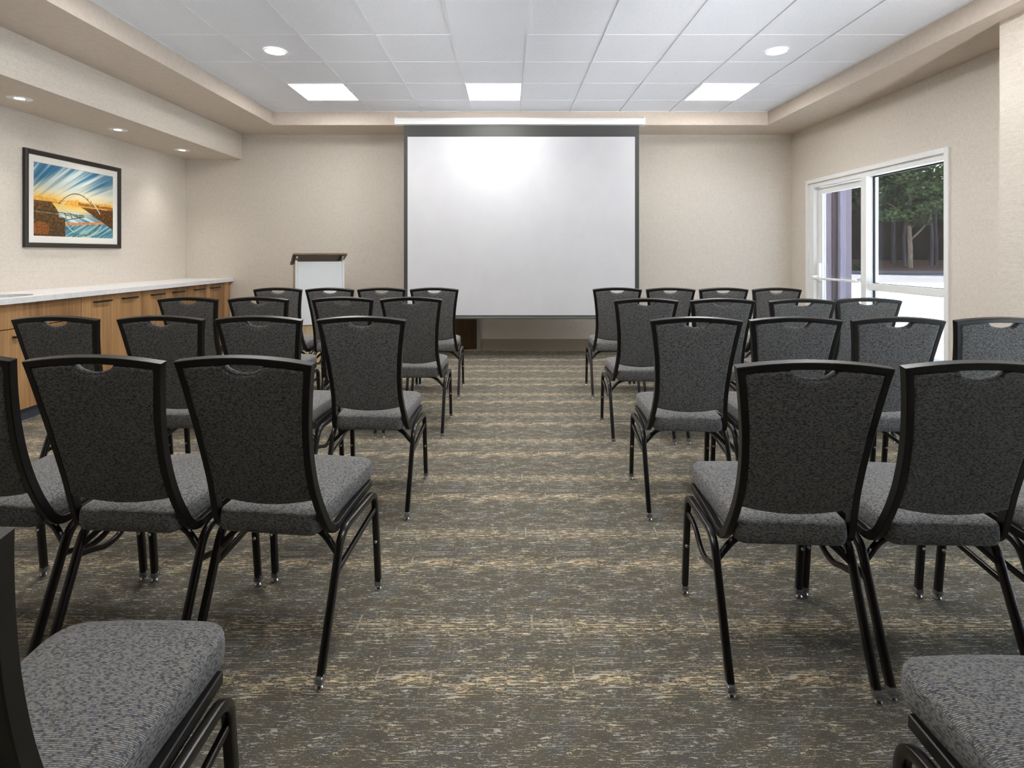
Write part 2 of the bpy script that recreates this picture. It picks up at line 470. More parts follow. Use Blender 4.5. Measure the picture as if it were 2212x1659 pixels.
box(bm, XG, XG + 0.006, WY0 + 0.05, 5.540, 0.946, 2.035); finish('upper_pane', bm, TINTED, w1, smooth=False)
bm = bmesh.new()
box(bm, XG, XG + 0.006, WY0 + 0.05, 5.540, 0.10, 0.878); finish('lower_pane', bm, TINTED, w1, smooth=False)

d2 = st(empty('door_2', (0, 0, 0)))
E0, E1 = 5.624, 6.503
XD = XR + 0.055
mullions('door_leaf', [
    (XD, XD + 0.045, E0, E0 + 0.05, 0.01, 2.028), (XD, XD + 0.045, E1 - 0.085, E1, 0.01, 2.028),
    (XD, XD + 0.045, E0 + 0.05, E1 - 0.085, 1.955, 2.028), (XD, XD + 0.045, E0 + 0.05, E1 - 0.085, 0.01, 0.20)], WHITE, d2)
bm = bmesh.new(); box(bm, XD + 0.02, XD + 0.026, E0 + 0.05, E1 - 0.085, 0.20, 1.955); finish('door_pane', bm, TINTED, d2, smooth=False)
bm = bmesh.new()
xb = 3.60
sweep(bm, [(xb, 5.58, 0.962), (xb, 6.40, 0.962)], (0, 0, 1), prof_rect(0.028, 0.024, 0.009))
sweep(bm, fillet([(XD + 0.002, 5.665, 0.985), (xb + 0.02, 5.655, 0.975), (xb, 5.60, 0.962)], 0.02), (0, 0, 1), prof_rect(0.022, 0.022, 0.006))
sweep(bm, fillet([(XD + 0.002, 6.46, 0.985), (xb + 0.02, 6.46, 0.975), (xb, 6.39, 0.962)], 0.02), (0, 0, 1), prof_rect(0.022, 0.022, 0.006))
finish('crash_bar', bm, WHITE, d2)
bm = bmesh.new(); box(bm, XD - 0.035, XD + 0.002, 6.425, 6.475, 0.93, 1.135, 0.008); box(bm, XD - 0.035, XD + 0.002, 5.645, 5.677, 0.93, 1.03, 0.008)
finish('bar_bracket', bm, WHITE, d2)

# second window, nearer the camera
w2 = st(empty('window_2', (0, 0, 0)))
fr = [(XR - 0.018, XR + 0.12, VY0, VY0 + 0.07, 0, VZ1), (XR - 0.018, XR + 0.12, VY1 - 0.07, VY1, 0, VZ1),
      (XR - 0.018, XR + 0.12, VY0 + 0.07, VY1 - 0.07, VZ1 - 0.08, VZ1), (XR + 0.0, XR + 0.12, VY0 + 0.07, VY1 - 0.07, 0, 0.1)]
for k in (1, 2):
    yy = VY0 + (VY1 - VY0) * k / 3
    fr.append((XR + 0.0, XR + 0.12, yy - 0.04, yy + 0.04, 0.1, VZ1 - 0.08))
mullions('window_frame', fr, WHITE, w2)
bm = bmesh.new(); box(bm, XG, XG + 0.006, VY0 + 0.07, VY1 - 0.07, 0.1, VZ1 - 0.08); finish('window_pane', bm, GLASS, w2, smooth=False)

# ------------------------------------------------------------------ lights in the ceiling
def panel_light(x0, y0, label):
    xc, yc = x0 + GP / 2, y0 + GQ / 2
    t = thing('ceiling_light', label, 'ceiling light', (xc, yc, ZT), 0, 'square ceiling panel lights')
    a, b = GP / 2 - 0.009, GQ / 2 - 0.006
    bm = bmesh.new()
    for q in ((-a, a, -b, -b + 0.012), (-a, a, b - 0.012, b), (-a, -a + 0.012, -b + 0.012, b - 0.012), (a - 0.012, a, -b + 0.012, b - 0.012)):
        box(bm, *q, -0.005, 0.004, 0.001, seg=1)
    finish('light_frame', bm, TBAR, t, smooth=False)
    bm = bmesh.new(); box(bm, -a + 0.012, a - 0.012, -b + 0.012, b - 0.012, -0.002, 0.003)
    finish('diffuser', bm, PANEL, t, smooth=False)
cols = [(GX0 - 4 * GP, 'left'), (GX0 - GP, 'middle'), (GX0 + 3 * GP, 'right')]
for row, (yy, txt) in enumerate(((5.3955, 'glowing square panel light in the {} column, row nearest the projection screen'),
                                 (3.0015, 'glowing square panel light in the {} column, second row from the projection screen'),
                                 (0.6075, 'glowing square panel light in the {} column, third row from the projection screen'))):
    for x0, w in (cols if row < 2 else cols[1:2]):
        panel_light(x0, yy, txt.format(w))

def round_light(x, y, z, r, rl, mat, name, label, group, tilt=None, cat='ceiling light'):
    t = thing(name, label, cat, (x, y, z), 0, group)
    bm = bmesh.new()
    lathe(bm, [(r, 0.0), (r, -0.003), (r - 0.006, -0.006), (rl + 0.004, -0.004), (rl, 0.0)], 40, cap=False)
    finish('trim_ring', bm, WHITE, t, recalc=True)
    bm = bmesh.new()
    M = Matrix.Rotation(tilt, 4, 'Y') if tilt else None
    lathe(bm, [(rl, 0.001), (rl, -0.0035), (rl * 0.8, -0.005), (0.001, -0.0055)], 32, M=M)
    finish('lens', bm, mat, t)
    return t
for x, y, w in ((-1.934, 4.536, 'left'), (2.25, 4.536, 'right'), (-1.934, 2.14, 'left'), (2.25, 2.14, 'right')):
    near = 'nearer the screen' if y > 3 else 'nearer the camera'
    round_light(x, y, ZT - 0.0, 0.088, 0.074, DOWN, 'downlight', f'glowing round downlight in the {w} half of the tiled ceiling, {near}', 'round ceiling downlights')
for i, y in enumerate((6.345, 5.30, 4.23, 3.15, 2.08, 1.0)):
    w = ['nearest the screen wall', 'second from the screen wall, above the picture side', 'third from the screen wall, above the picture', 'fourth from the screen wall', 'fifth from the screen wall', 'sixth from the screen wall'][i]
    round_light(-3.79, y, 2.457, 0.08, 0.03, SPOT, 'spotlight', f'small recessed spotlight under the left bulkhead, {w}', 'bulkhead spotlights', 0.06)
    ld = bpy.data.lights.new('spot_beam', 'SPOT'); ld.energy = 17; ld.spot_size = math.radians(95); ld.spot_blend = 0.9; ld.shadow_soft_size = 0.03; ld.color = (1, 0.96, 0.90)
    lo = bpy.data.objects.new('spot_beam', ld); C.objects.link(lo); lo.location = (-3.79, y, 2.447)
for x, y in ((-1.934, 4.536), (2.25, 4.536), (-1.934, 2.14), (2.25, 2.14)):
    ld = bpy.data.lights.new('downlight_beam', 'SPOT'); ld.energy = 30; ld.spot_size = math.radians(120); ld.spot_blend = 0.8; ld.shadow_soft_size = 0.07; ld.color = (1, 0.97, 0.93)
    lo = bpy.data.objects.new('downlight_beam', ld); C.objects.link(lo); lo.location = (x, y, ZT - 0.012)

# ------------------------------------------------------------------ projection screen
YS = 6.40
ps = thing('projection_screen', 'large white pull-down projection screen with dark border on the far wall', 'projection screen', (0.172, YS, 0))
sx = 0.172
hx0, hx1 = (854 - CX) * YS / F - sx, (1392 - CX) * YS / F - sx
bm = bmesh.new()
prof = [(0.042, -0.032), (0.042, 0.030), (0.030, 0.043), (-0.022, 0.043), (-0.040, 0.026), (-0.042, -0.008), (-0.034, -0.036), (-0.012, -0.044), (0.020, -0.044)]
def extr(bm, prof, x0, x1, zc, sc=1.0):
    A = [bm.verts.new((x0, y * sc, zc + z * sc)) for y, z in prof]; B = [bm.verts.new((x1, y * sc, zc + z * sc)) for y, z in prof]
    n = len(prof)
    for i in range(n): bm.faces.new((A[i], A[(i + 1) % n], B[(i + 1) % n], B[i]))
    bm.faces.new(A[::-1]); bm.faces.new(B)
extr(bm, prof, hx0 + 0.02, hx1 - 0.02, 2.801)
finish('screen_housing', bm, WHITE, ps, angle=50)
for a, b in ((hx0, hx0 + 0.022), (hx1 - 0.022, hx1)):
    bm = bmesh.new(); extr(bm, prof, a, b, 2.801, 1.10)
    box(bm, (a + b) / 2 - 0.006, (a + b) / 2 + 0.006, -0.01, 0.05, 2.84, 2.862, 0.002)
    finish('end_cap', bm, WHITE, ps, angle=50)
fx0, fx1 = (872.5 - CX) * YS / F - sx, (1380.5 - CX) * YS / F - sx
wx0, wx1 = (880.5 - CX) * YS / F - sx, (1371.5 - CX) * YS / F - sx
zt0, zw1, zw0, zb = 2.765, 1.25 + (547.5 - 295.5) * YS / F, 1.25 + (547.5 - 681) * YS / F, 0.498
bm = bmesh.new()
for q in ((fx0, wx0, zb, zt0), (wx1, fx1, zb, zt0), (wx0, wx1, zw1, zt0), (wx0, wx1, zb, zw0)):
    box(bm, q[0], q[1], -0.0015, 0.0015, q[2], q[3])
finish('screen_border', bm, SCREENB, ps, smooth=False)
bm = bmesh.new(); box(bm, wx0, wx1, -0.0012, 0.0012, zw0, zw1); finish('screen_surface', bm, SCREENW, ps, smooth=False)
bm = bmesh.new(); box(bm, fx0 - 0.004, fx1 + 0.004, -0.012, 0.012, 0.478, 0.506, 0.006, seg=3); finish('weight_bar', bm, SBAR, ps)

# ------------------------------------------------------------------ counter along the left wall
KX = -3.565                                              # door fronts
def handle(y0, y1, z, parent, name='handle'):
    bm = bmesh.new()
    box(bm, KX + 0.024, KX + 0.034, y0, y1, z - 0.008, z + 0.008, 0.001, seg=1)
    for yy in (y0 + 0.006, y1 - 0.018): box(bm, KX, KX + 0.026, yy, yy + 0.012, z - 0.006, z + 0.006, 0.001, seg=1)
    return finish(name, bm, BLACK, parent, smooth=False)
def cabinet(y0, y1, seam, handles, label, false_front=False):
    t = thing('base_cabinet', label, 'cabinet', (0, 0, 0), 0, 'walnut base cabinets')
    bm = bmesh.new(); box(bm, XL + 0.002, KX - 0.021, y0, y1, 0.10, 0.70 if false_front else 0.889); finish('cabinet_body', bm, GASKET, t, smooth=False)
    bm = bmesh.new(); box(bm, XL + 0.002, KX - 0.065, y0, y1, 0.0, 0.101); finish('toe_kick', bm, KICK, t, smooth=False)
    ztop = 0.886
    if false_front:
        bm = bmesh.new(); box(bm, KX - 0.019, KX, y0 + 0.0025, y1 - 0.0025, 0.708, ztop, 0.0008, seg=1); finish('false_front', bm, WALNUT, t, smooth=False)
        ztop = 0.702
    for (a, b), (h0, h1, hz) in zip(((y0 + 0.0025, seam - 0.0012), (seam + 0.0012, y1 - 0.0025)), handles):
        bm = bmesh.new(); box(bm, KX - 0.019, KX, a, b, 0.103, ztop, 0.0008, seg=1)
        dr = finish('cabinet_door', bm, WALNUT, t, smooth=False)
        handle(h0, h1, hz, dr)
    return t
cabinet(6.067, 6.82, 6.443, ((6.187, 6.385, 0.835), (6.525, 6.724, 0.835)), 'walnut two-door base cabinet nearest the far wall')
cabinet(5.316, 6.066, 5.691, ((5.440, 5.630, 0.834), (5.786, 5.975, 0.834)), 'walnut two-door base cabinet second from the far wall')
cabinet(4.558, 5.315, 4.937, ((4.680, 4.873, 0.831), (5.026, 5.219, 0.833)), 'walnut two-door base cabinet third from the far wall, beside the sink unit')
cabinet(3.782, 4.557, 4.17, ((3.915, 4.105, 0.646), (4.262, 4.452, 0.646)), 'walnut sink cabinet with a plain panel above its doors, at the left edge', True)
cabinet(3.024, 3.781, 3.403, ((3.146, 3.339, 0.833), (3.49, 3.68, 0.833)), 'walnut two-door base cabinet nearest the camera, past the left edge')
bm = bmesh.new(); box(bm, XL + 0.002, KX, 6.8215, YB - 0.001, 0.10, 0.889, 0.0008, seg=1); box(bm, XL + 0.002, KX - 0.065, 6.8215, YB - 0.001, 0, 0.10, mi=1)
tag(finish('filler_panel', bm, [WALNUT, KICK], smooth=False), 'narrow walnut filler panel between the last cabinet and the far wall', 'panel')
# worktop with an oval cut-out
SXc, SYc, SA, SB = -3.80, 4.04, 0.185, 0.25
bm = bmesh.new()
x0, x1, zt1, zt0_ = XL + 0.001, -3.519, 0.931, 0.890
y0, y1 = 3.5, 4.6
box(bm, x0, x1, 3.02, y0, zt0_, zt1); box(bm, x0, x1, y1, YB - 0.001, zt0_, zt1)
N = 64
def rectpt(a):
    dx, dy = math.cos(a), math.sin(a)
    k = 1e9
    if dx > 1e-6: k = min(k, (x1 - SXc) / dx)
    if dx < -1e-6: k = min(k, (x0 - SXc) / dx)
    if dy > 1e-6: k = min(k, (y1 - SYc) / dy)
    if dy < -1e-6: k = min(k, (y0 - SYc) / dy)
    return (SXc + dx * k, SYc + dy * k)
angs = sorted([2 * PI * k / N for k in range(N)] + [math.atan2(b - SYc, a - SXc) % (2 * PI) for a in (x0, x1) for b in (y0, y1)])
O = [rectpt(a) for a in angs]; I = [(SXc + SA * math.cos(a), SYc + SB * math.sin(a)) for a in angs]
vt = [bm.verts.new((*p, zt1)) for p in O]; vb = [bm.verts.new((*p, zt0_)) for p in O]
it = [bm.verts.new((*p, zt1)) for p in I]; ib = [bm.verts.new((*p, zt0_)) for p in I]
M_ = len(angs)
for k in range(M_):
    q = (k + 1) % M_
    bm.faces.new((vt[k], vt[q], it[q], it[k])); bm.faces.new((vb[k], ib[k], ib[q], vb[q]))
    bm.faces.new((it[k], it[q], ib[q], ib[k])); bm.faces.new((vt[k], vb[k], vb[q], vt[q]))
tag(finish('worktop', bm, QUARTZ, smooth=False), 'long white quartz worktop on the walnut cabinets along the left wall', 'countertop')
bm = bmesh.new()
rings = []
for s_, z in ((1.02, 0.8895), (1.0, 0.889), (0.97, 0.84), (0.9, 0.78), (0.7, 0.745), (0.3, 0.735), (0.08, 0.733)):
    rings.append([bm.verts.new((SA * s_ * math.cos(2 * PI * k / 40), SB * s_ * math.sin(2 * PI * k / 40), z)) for k in range(40)])
for i in range(len(rings) - 1):
    for k in range(40): bm.faces.new((rings[i][k], rings[i][(k + 1) % 40], rings[i + 1][(k + 1) % 40], rings[i + 1][k]))
bm.faces.new(rings[-1])
o = finish('sink', bm, STEEL, recalc=True); o.location = (SXc, SYc, 0)
tag(o, 'oval undermount steel sink in the white worktop at the left edge', 'sink')

# ------------------------------------------------------------------ framed picture (flat print, coloured per vertex)
def lerp(a, b, t): t = max(0, min(1, t)); return tuple(a[i] + (b[i] - a[i]) * t for i in range(3))
def picture_colour(u, v):
    """u from left to right, v from bottom to top"""
    n1 = noise.noise(Vector((u * 9, v * 9, 0.3))); n2 = noise.noise(Vector((u * 38, v * 38, 5)))
    n3 = noise.noise(Vector((u * 90, v * 90, 9)))
    hor = 0.475 + 0.0 * u
    def sky(u, v):
        t = (v - hor) / (1 - hor)
        c = lerp((244, 205, 120), (236, 226, 196), t / 0.30) if t < 0.30 else lerp((236, 226, 196), (96, 140, 168), (t - 0.30) / 0.6)
        gl = math.exp(-((u - 0.12) ** 2) / 0.06 - (t ** 2) / 0.05)
        c = lerp(c, (252, 198, 84), gl * 0.9)
        # fanned streaks of cloud
        ang = math.atan2(v + 0.12, u + 0.55) * 1.0
        sfac = noise.noise(Vector((ang * 26, 0.5 + (u + v) * 0.9, 1.7))) + 0.5 * noise.noise(Vector((ang * 60, (u + v) * 1.6, 3.1)))
        k = min(1, max(0, t * 1.8 - 0.15))
        if sfac > 0: c = lerp(c, (214, 230, 226), min(1, sfac * 1.9) * k)
        else: c = lerp(c, (50, 112, 148), min(1, -sfac * 1.9) * k)
        return c
    if v > hor:
        c = sky(u, v)
        if v < hor + 0.06 + 0.03 * n1: c = lerp(c, (236, 160, 50), 0.6 + n2)
        # skyline
        if 0.52 < u < 0.80:
            hgt = 0.03 + 0.035 * abs(noise.noise(Vector((math.floor(u * 60) * 1.7, 2, 0))))
            if v < hor + hgt: c = lerp((120, 92, 40), (190, 140, 60), 0.5 + n2)
        if u > 0.8 and v < hor + 0.02 + 0.015 * n1: c = (150, 96, 40)
        if u < 0.3 and v < hor + 0.012: c = (96, 84, 70)
    else:
        d = hor - v
        # river and banks
        left = 0.20 + 0.08 * math.sin(d * 9) if d < 0.20 else 0.36
        right = 0.52 + d * 1.4 + 0.02 * n1
        if left < u < right:
            w = sky(u, min(1, hor + d * 1.6 + 0.03))
            c = lerp((238, 200, 92), w, d / 0.16)
            if d > 0.26: c = lerp((92, 158, 172), (52, 104, 128), 0.5 + 1.2 * noise.noise(Vector(((u * 0.8 - v) * 26, (u + v) * 2, 4))))
            if d > 0.26 and noise.noise(Vector(((u * 0.8 - v) * 30, (u + v) * 2, 8))) > 0.12: c = lerp(c, (188, 214, 208), 0.7)
        elif u >= right:
            c = lerp((74, 52, 30), (150, 92, 36), 0.45 + n2 * 0.8 - d * 1.2)
        else:
            c = lerp((70, 54, 34), (146, 96, 40), 0.4 + n2 * 0.9 - max(0, d - 0.1) * 0.9)
        if u > 0.44 and d < 0.03: c = lerp(c, (224, 150, 60), 0.6)
        if u < 0.17 and 0.28 < d < 0.45 and (u - 0.08) ** 2 + (d - 0.37) ** 2 < 0.010: c = lerp(c, (184, 104, 44), 0.5 + n3)
        # reflected deck
        if 0.36 < u < 0.86:
            yy = 0.185 + (u - 0.36) * 0.095
            if abs(v - yy) < 0.016: c = lerp((204, 104, 46), (238, 158, 80), 0.5 + n2)
    # bridge deck
    if 0.22 < u < 0.92 and abs(v - (hor - 0.005 - (u - 0.3) * 0.035)) < 0.007: c = (240, 176, 84)
    # arch: two ribs with ties, and the reflection
    def arch(cx_, half, top, foot, p, q):
        t = (p - cx_) / half
        return None if abs(t) >= 1 else foot + (top - foot) * (1 - t * t)
    a = arch(0.545, 0.265, 0.635, 0.375, u, v)
    if a is not None and abs(v - a) < 0.0085 + 0.006 * abs((u - 0.545) / 0.265): c = (224, 212, 180)
    b = arch(0.50, 0.22, 0.64, 0.46, u, v)
    if b is not None and abs(v - b) < 0.008: c = (116, 112, 92) if u > 0.3 else (90, 80, 60)
    if a is not None and b is not None and min(a, b) < v < max(a, b) and (u * 22) % 1 < 0.16 and u > 0.5: c = (96, 92, 74)
    r = arch(0.60, 0.235, 0.012, 0.19, u, v)
    if r is not None and u > 0.36 and abs(v - r) < 0.009 + 0.004 * n1: c = lerp(c, (206, 214, 190), 0.8)
    r2 = arch(0.56, 0.21, 0.03, 0.16, u, v)
    if r2 is not None and u > 0.46 and abs(v - r2) < 0.02 and n2 > -0.1: c = lerp(c, (64, 104, 88), 0.7)
    # old truss jetty at the left
    if u < 0.60:
        y1_ = 0.365 - 0.045 * (u / 0.6); y2_ = (0.325 if u < 0.35 else 0.325) - 0.0 * u; y3_ = 0.235 + 0.075 * max(0, (u - 0.34) / 0.26)
        if abs(v - y1_) < 0.006: c = (62, 62, 46)
        if abs(v - (0.333 - 0.03 * (u / 0.6))) < 0.004: c = (150, 146, 120) if u < 0.36 else (70, 70, 52)
        if u > 0.35 and abs(v - y3_) < 0.006: c = (60, 62, 46)
        if u > 0.35 and y3_ < v < y1_ and ((u * 14 + (v - 0.3) * 4) % 1) < 0.12: c = (80, 82, 62)
        if 0.53 < u < 0.60 and abs(v - 0.318) < 0.02 * (1 if u < 0.585 else 0.6): c = (58, 58, 48) if abs(v - 0.318) > 0.008 else (150, 156, 140)
    return c
PY0, PY1, PZ0, PZ1 = 4.643, 5.800, 1.303, 2.156
pc = thing('framed_picture', 'dark framed picture of an arched bridge over a river at sunset on the left wall', 'picture', (XL + 0.0, (PY0 + PY1) / 2, (PZ0 + PZ1) / 2))
W_, H_ = (PY1 - PY0) / 2, (PZ1 - PZ0) / 2
def ring_profile(bm, W, H, fw, d, front):
    # mitred frame: outer rectangle W,H, inner reduced by fw, sloped face
    def rect(w, h, x): return [bm.verts.new((x, y, z)) for y, z in ((-w, -h), (w, -h), (w, h), (-w, h))]
    R = [rect(W, H, 0.002), rect(W, H, d), rect(W - fw * 0.25, H - fw * 0.25, d + 0.004), rect(W - fw, H - fw, front), rect(W - fw, H - fw, 0.002)]
    for i in range(len(R)):
        A, B = R[i], R[(i + 1) % len(R)]
        for k in range(4): bm.faces.new((A[k], A[(k + 1) % 4], B[(k + 1) % 4], B[k]))
bm = bmesh.new(); ring_profile(bm, W_, H_, 0.042, 0.026, 0.020); finish('picture_frame', bm, PFRAME, pc, smooth=False)
MW, MH = W_ - 0.042, H_ - 0.042
AW, AH = MW - 0.056, MH - 0.058
bm = bmesh.new()
def rectv(w, h, x): return [bm.verts.new((x, y, z)) for y, z in ((-w, -h), (w, -h), (w, h), (-w, h))]
A = rectv(MW, MH, 0.012); B = rectv(AW, AH, 0.012); D_ = rectv(AW - 0.003, AH - 0.003, 0.008); E_ = rectv(MW, MH, 0.004); G_ = rectv(AW - 0.003, AH - 0.003, 0.004)
for P_, Q_ in ((A, B), (B, D_), (D_, G_), (G_, E_), (E_, A)):
    for k in range(4): bm.faces.new((P_[k], P_[(k + 1) % 4], Q_[(k + 1) % 4], Q_[k]))
finish('mat_board', bm, PMAT, pc, smooth=False)
NU, NV = 230, 180
verts, faces, colsv = [], [], []
for j in range(NV + 1):
    for i in range(NU + 1):
        u, v = i / NU, j / NV
        verts.append((0.0082, (u * 2 - 1) * (AW - 0.001), (v * 2 - 1) * (AH - 0.001)))
        colsv.append(srgb(*[max(2, min(253, c)) for c in picture_colour(u, v)]))
for j in range(NV):
    for i in range(NU):
        k = j * (NU + 1) + i
        faces.append((k, k + 1, k + NU + 2, k + NU + 1))
me = bpy.data.meshes.new('art_print'); me.from_pydata(verts, [], faces); me.update()
ca = me.color_attributes.new('print', 'FLOAT_COLOR', 'POINT')
for i, c in enumerate(colsv): ca.data[i].color = c
mp = Mat('printed_paper', 0.6, spec=0.3)
at = mp.N('ShaderNodeAttribute', attribute_name='print'); mp.color(at.outputs['Color'])
me.materials.append(mp.m)
o = bpy.data.objects.new('art_print', me); C.objects.link(o); o.parent = pc

# ------------------------------------------------------------------ lectern
lec = thing('lectern', 'pale grey lectern with a sloping dark walnut top by the far wall', 'lectern', (-2.115, 6.16, 0), math.radians(25))
bw, bd = 0.265, 0.34
bm = bmesh.new()
box(bm, -bw, -bw + 0.02, 0.0, bd, 0.02, 1.13, 0.002, seg=1); box(bm, bw - 0.02, bw, 0.0, bd, 0.02, 1.13, 0.002, seg=1)
finish('side_panel', bm, TAN, lec, smooth=False)
bm = bmesh.new(); box(bm, -bw + 0.02, bw - 0.02, 0.01, 0.03, 0.02, 0.448, 0.001, seg=1); box(bm, -bw - 0.01, bw + 0.01, -0.01, bd + 0.01, 0.0, 0.02, 0.003)
finish('plinth_panel', bm, TAN, lec, smooth=False)
bm = bmesh.new(); box(bm, -bw + 0.026, bw - 0.026, -0.012, 0.008, 0.448, 1.158, 0.002, seg=1); finish('front_panel', bm, LECT, lec, smooth=False)
for s in (-1, 1):
    bm = bmesh.new(); a, b = sorted((s * bw, s * (bw - 0.0245))); box(bm, a, b, -0.014, 0.012, 0.448, 1.170, 0.003)
    finish('corner_post', bm, LECT, lec, smooth=False)
bm = bmesh.new(); box(bm, -bw + 0.02, bw - 0.02, 0.02, bd, 0.62, 0.64); finish('shelf', bm, TAN, lec, smooth=False)
slope = math.atan2(0.125, 0.50)
Mt = Matrix.Translation((0, -0.055, 1.245)) @ Matrix.Rotation(-slope, 4, 'X')
bm = bmesh.new(); box(bm, -0.292, 0.292, 0, 0.50, -0.011, 0.011, 0.004); box(bm, -0.292, 0.292, 0.48, 0.50, 0.011, 0.03, 0.003)
bmesh.ops.transform(bm, matrix=Mt, verts=bm.verts); finish('lectern_top', bm, LTOP, lec, smooth=False)
for s in (-1, 1):
    bm = bmesh.new(); box(bm, s * 0.247 - 0.012, s * 0.247 + 0.012, 0.04, 0.40, -0.042, -0.0115, 0.003)
    bmesh.ops.transform(bm, matrix=Mt, verts=bm.verts)
    box(bm, s * 0.247 - 0.010, s * 0.247 + 0.010, 0.0, 0.03, 1.12, 1.20, 0.003)
    finish('bracket', bm, LBR, lec, smooth=False)

# ------------------------------------------------------------------ banquet chair
SP = catmull([(0, 0.44, 0.404), (0, 0.32, 0.399), (0, 0.19, 0.394), (0, 0.135, 0.393), (0, 0.103, 0.412), (0, 0.082, 0.45), (0, 0.055, 0.52), (0, 0.015, 0.65), (0, -0.020, 0.79), (0, -0.050, 0.934)], 8)
HW = [(0.30, 0.180), (0.40, 0.180), (0.43, 0.176), (0.50, 0.166), (0.57, 0.160), (0.65, 0.161), (0.75, 0.168), (0.85, 0.181), (0.93, 0.195), (1.0, 0.207)]
def hwz(z):
    for (a, p), (b, q) in zip(HW, HW[1:]):
        if a <= z <= b:
            t = (z - a) / (b - a); t2 = t
            return p + (q - p) * t2
    return HW[-1][1]
def ysp(z):
    pts = [p for p in SP if p.z > 0.43]
    for a, b in zip(pts, pts[1:]):
        if a.z <= z <= b.z: return a.y + (b.y - a.y) * (z - a.z) / (b.z - a.z)
    a, b = pts[-2], pts[-1]
    return b.y + (z - b.z) * (b.y - a.y) / (b.z - a.z)
def smooth_list(v, n=3):
    for _ in range(n): v = [v[0]] + [(v[i - 1] + 2 * v[i] + v[i + 1]) / 4 for i in range(1, len(v) - 1)] + [v[-1]]
    return v
def back_frame_bm():
    bm = bmesh.new()
    half = []
    xsx = smooth_list([hwz(p.z) if p.y < 0.14 else 0.182 - 0.004 * min(1, (p.y - 0.14) / 0.12) for p in SP], 3)
    for i, p in enumerate(SP):
        a = SP[max(i - 1, 0)]; b = SP[min(i + 1, len(SP) - 1)]
        t = (b - a).normalized()
        half.append((Vector((-xsx[i], p.y, p.z)), Vector((0, -t.z, t.y))))
    ntop = half[-1][1]
    pts = [h[0] for h in half]; nr = [h[1] for h in half]
    K = 14
    for k in range(1, K):
        u = -1 + 2 * k / K
        z = 0.934 + 0.015 * (1 - u * u)
        pts.append(Vector((0.195 * u, ysp(z), z))); nr.append(ntop)
    for h in reversed(half):
        pts.append(Vector((-h[0].x, h[0].y, h[0].z))); nr.append(h[1])
    sweep(bm, pts, nr, prof_rect(0.0210, 0.027, 0.0022, 1))
    return bm
def backrest_bm():
    bm = bmesh.new()
    NA, NB = 40, 34
    def e(t): return 0.5 - 0.5 * math.cos(PI * t)
    def ztop(x):
        z = 0.949 - 0.015 * (x / 0.195) ** 2 - 0.0045
        if abs(x) < 0.062: z -= 0.032 * math.sqrt(1 - (x / 0.062) ** 2)
        return z
    def zbot(x): return 0.512 - 0.022 * (1 - (x / 0.155) ** 2)
    R = {}
    for side in (-1, 1):
        for i in range(NA + 1):
            a = -1 + 2 * (0.25 * e(i / NA) + 0.75 * (i / NA))
            for j in range(NB + 1):
                bb = 0.35 * e(j / NB) + 0.65 * (j / NB)
                x = a * 0.16
                for _ in range(4):
                    z = zbot(x) + (ztop(x) - zbot(x)) * bb
                    x = a * (hwz(z) - 0.0045)
                z = zbot(x) + (ztop(x) - zbot(x)) * bb
                d = min((1 - abs(a)) * 0.16, (z - zbot(x)), (ztop(x) - z))
                g = math.sqrt(max(0, 1 - (1 - min(d / 0.008, 1)) ** 2))
                puff = 1 - 0.25 * (a * a)
                off = -0.0118 * g - 0.0015 * g * puff if side < 0 else 0.014 * g + 0.012 * puff * min(1, d / 0.06)
                if i in (0, NA) or j in (0, NB):
                    off = 0
                    if side > 0: R[(side, i, j)] = R[(-1, i, j)]; continue
                R[(side, i, j)] = bm.verts.new((x, ysp(z) + off, z + off * 0.22))
    for side in (-1, 1):
        for i in range(NA):
            for j in range(NB):
                q = [R[(side, i, j)], R[(side, i + 1, j)], R[(side, i + 1, j + 1)], R[(side, i, j + 1)]]
                bm.faces.new(q if side < 0 else q[::-1])
    return bm
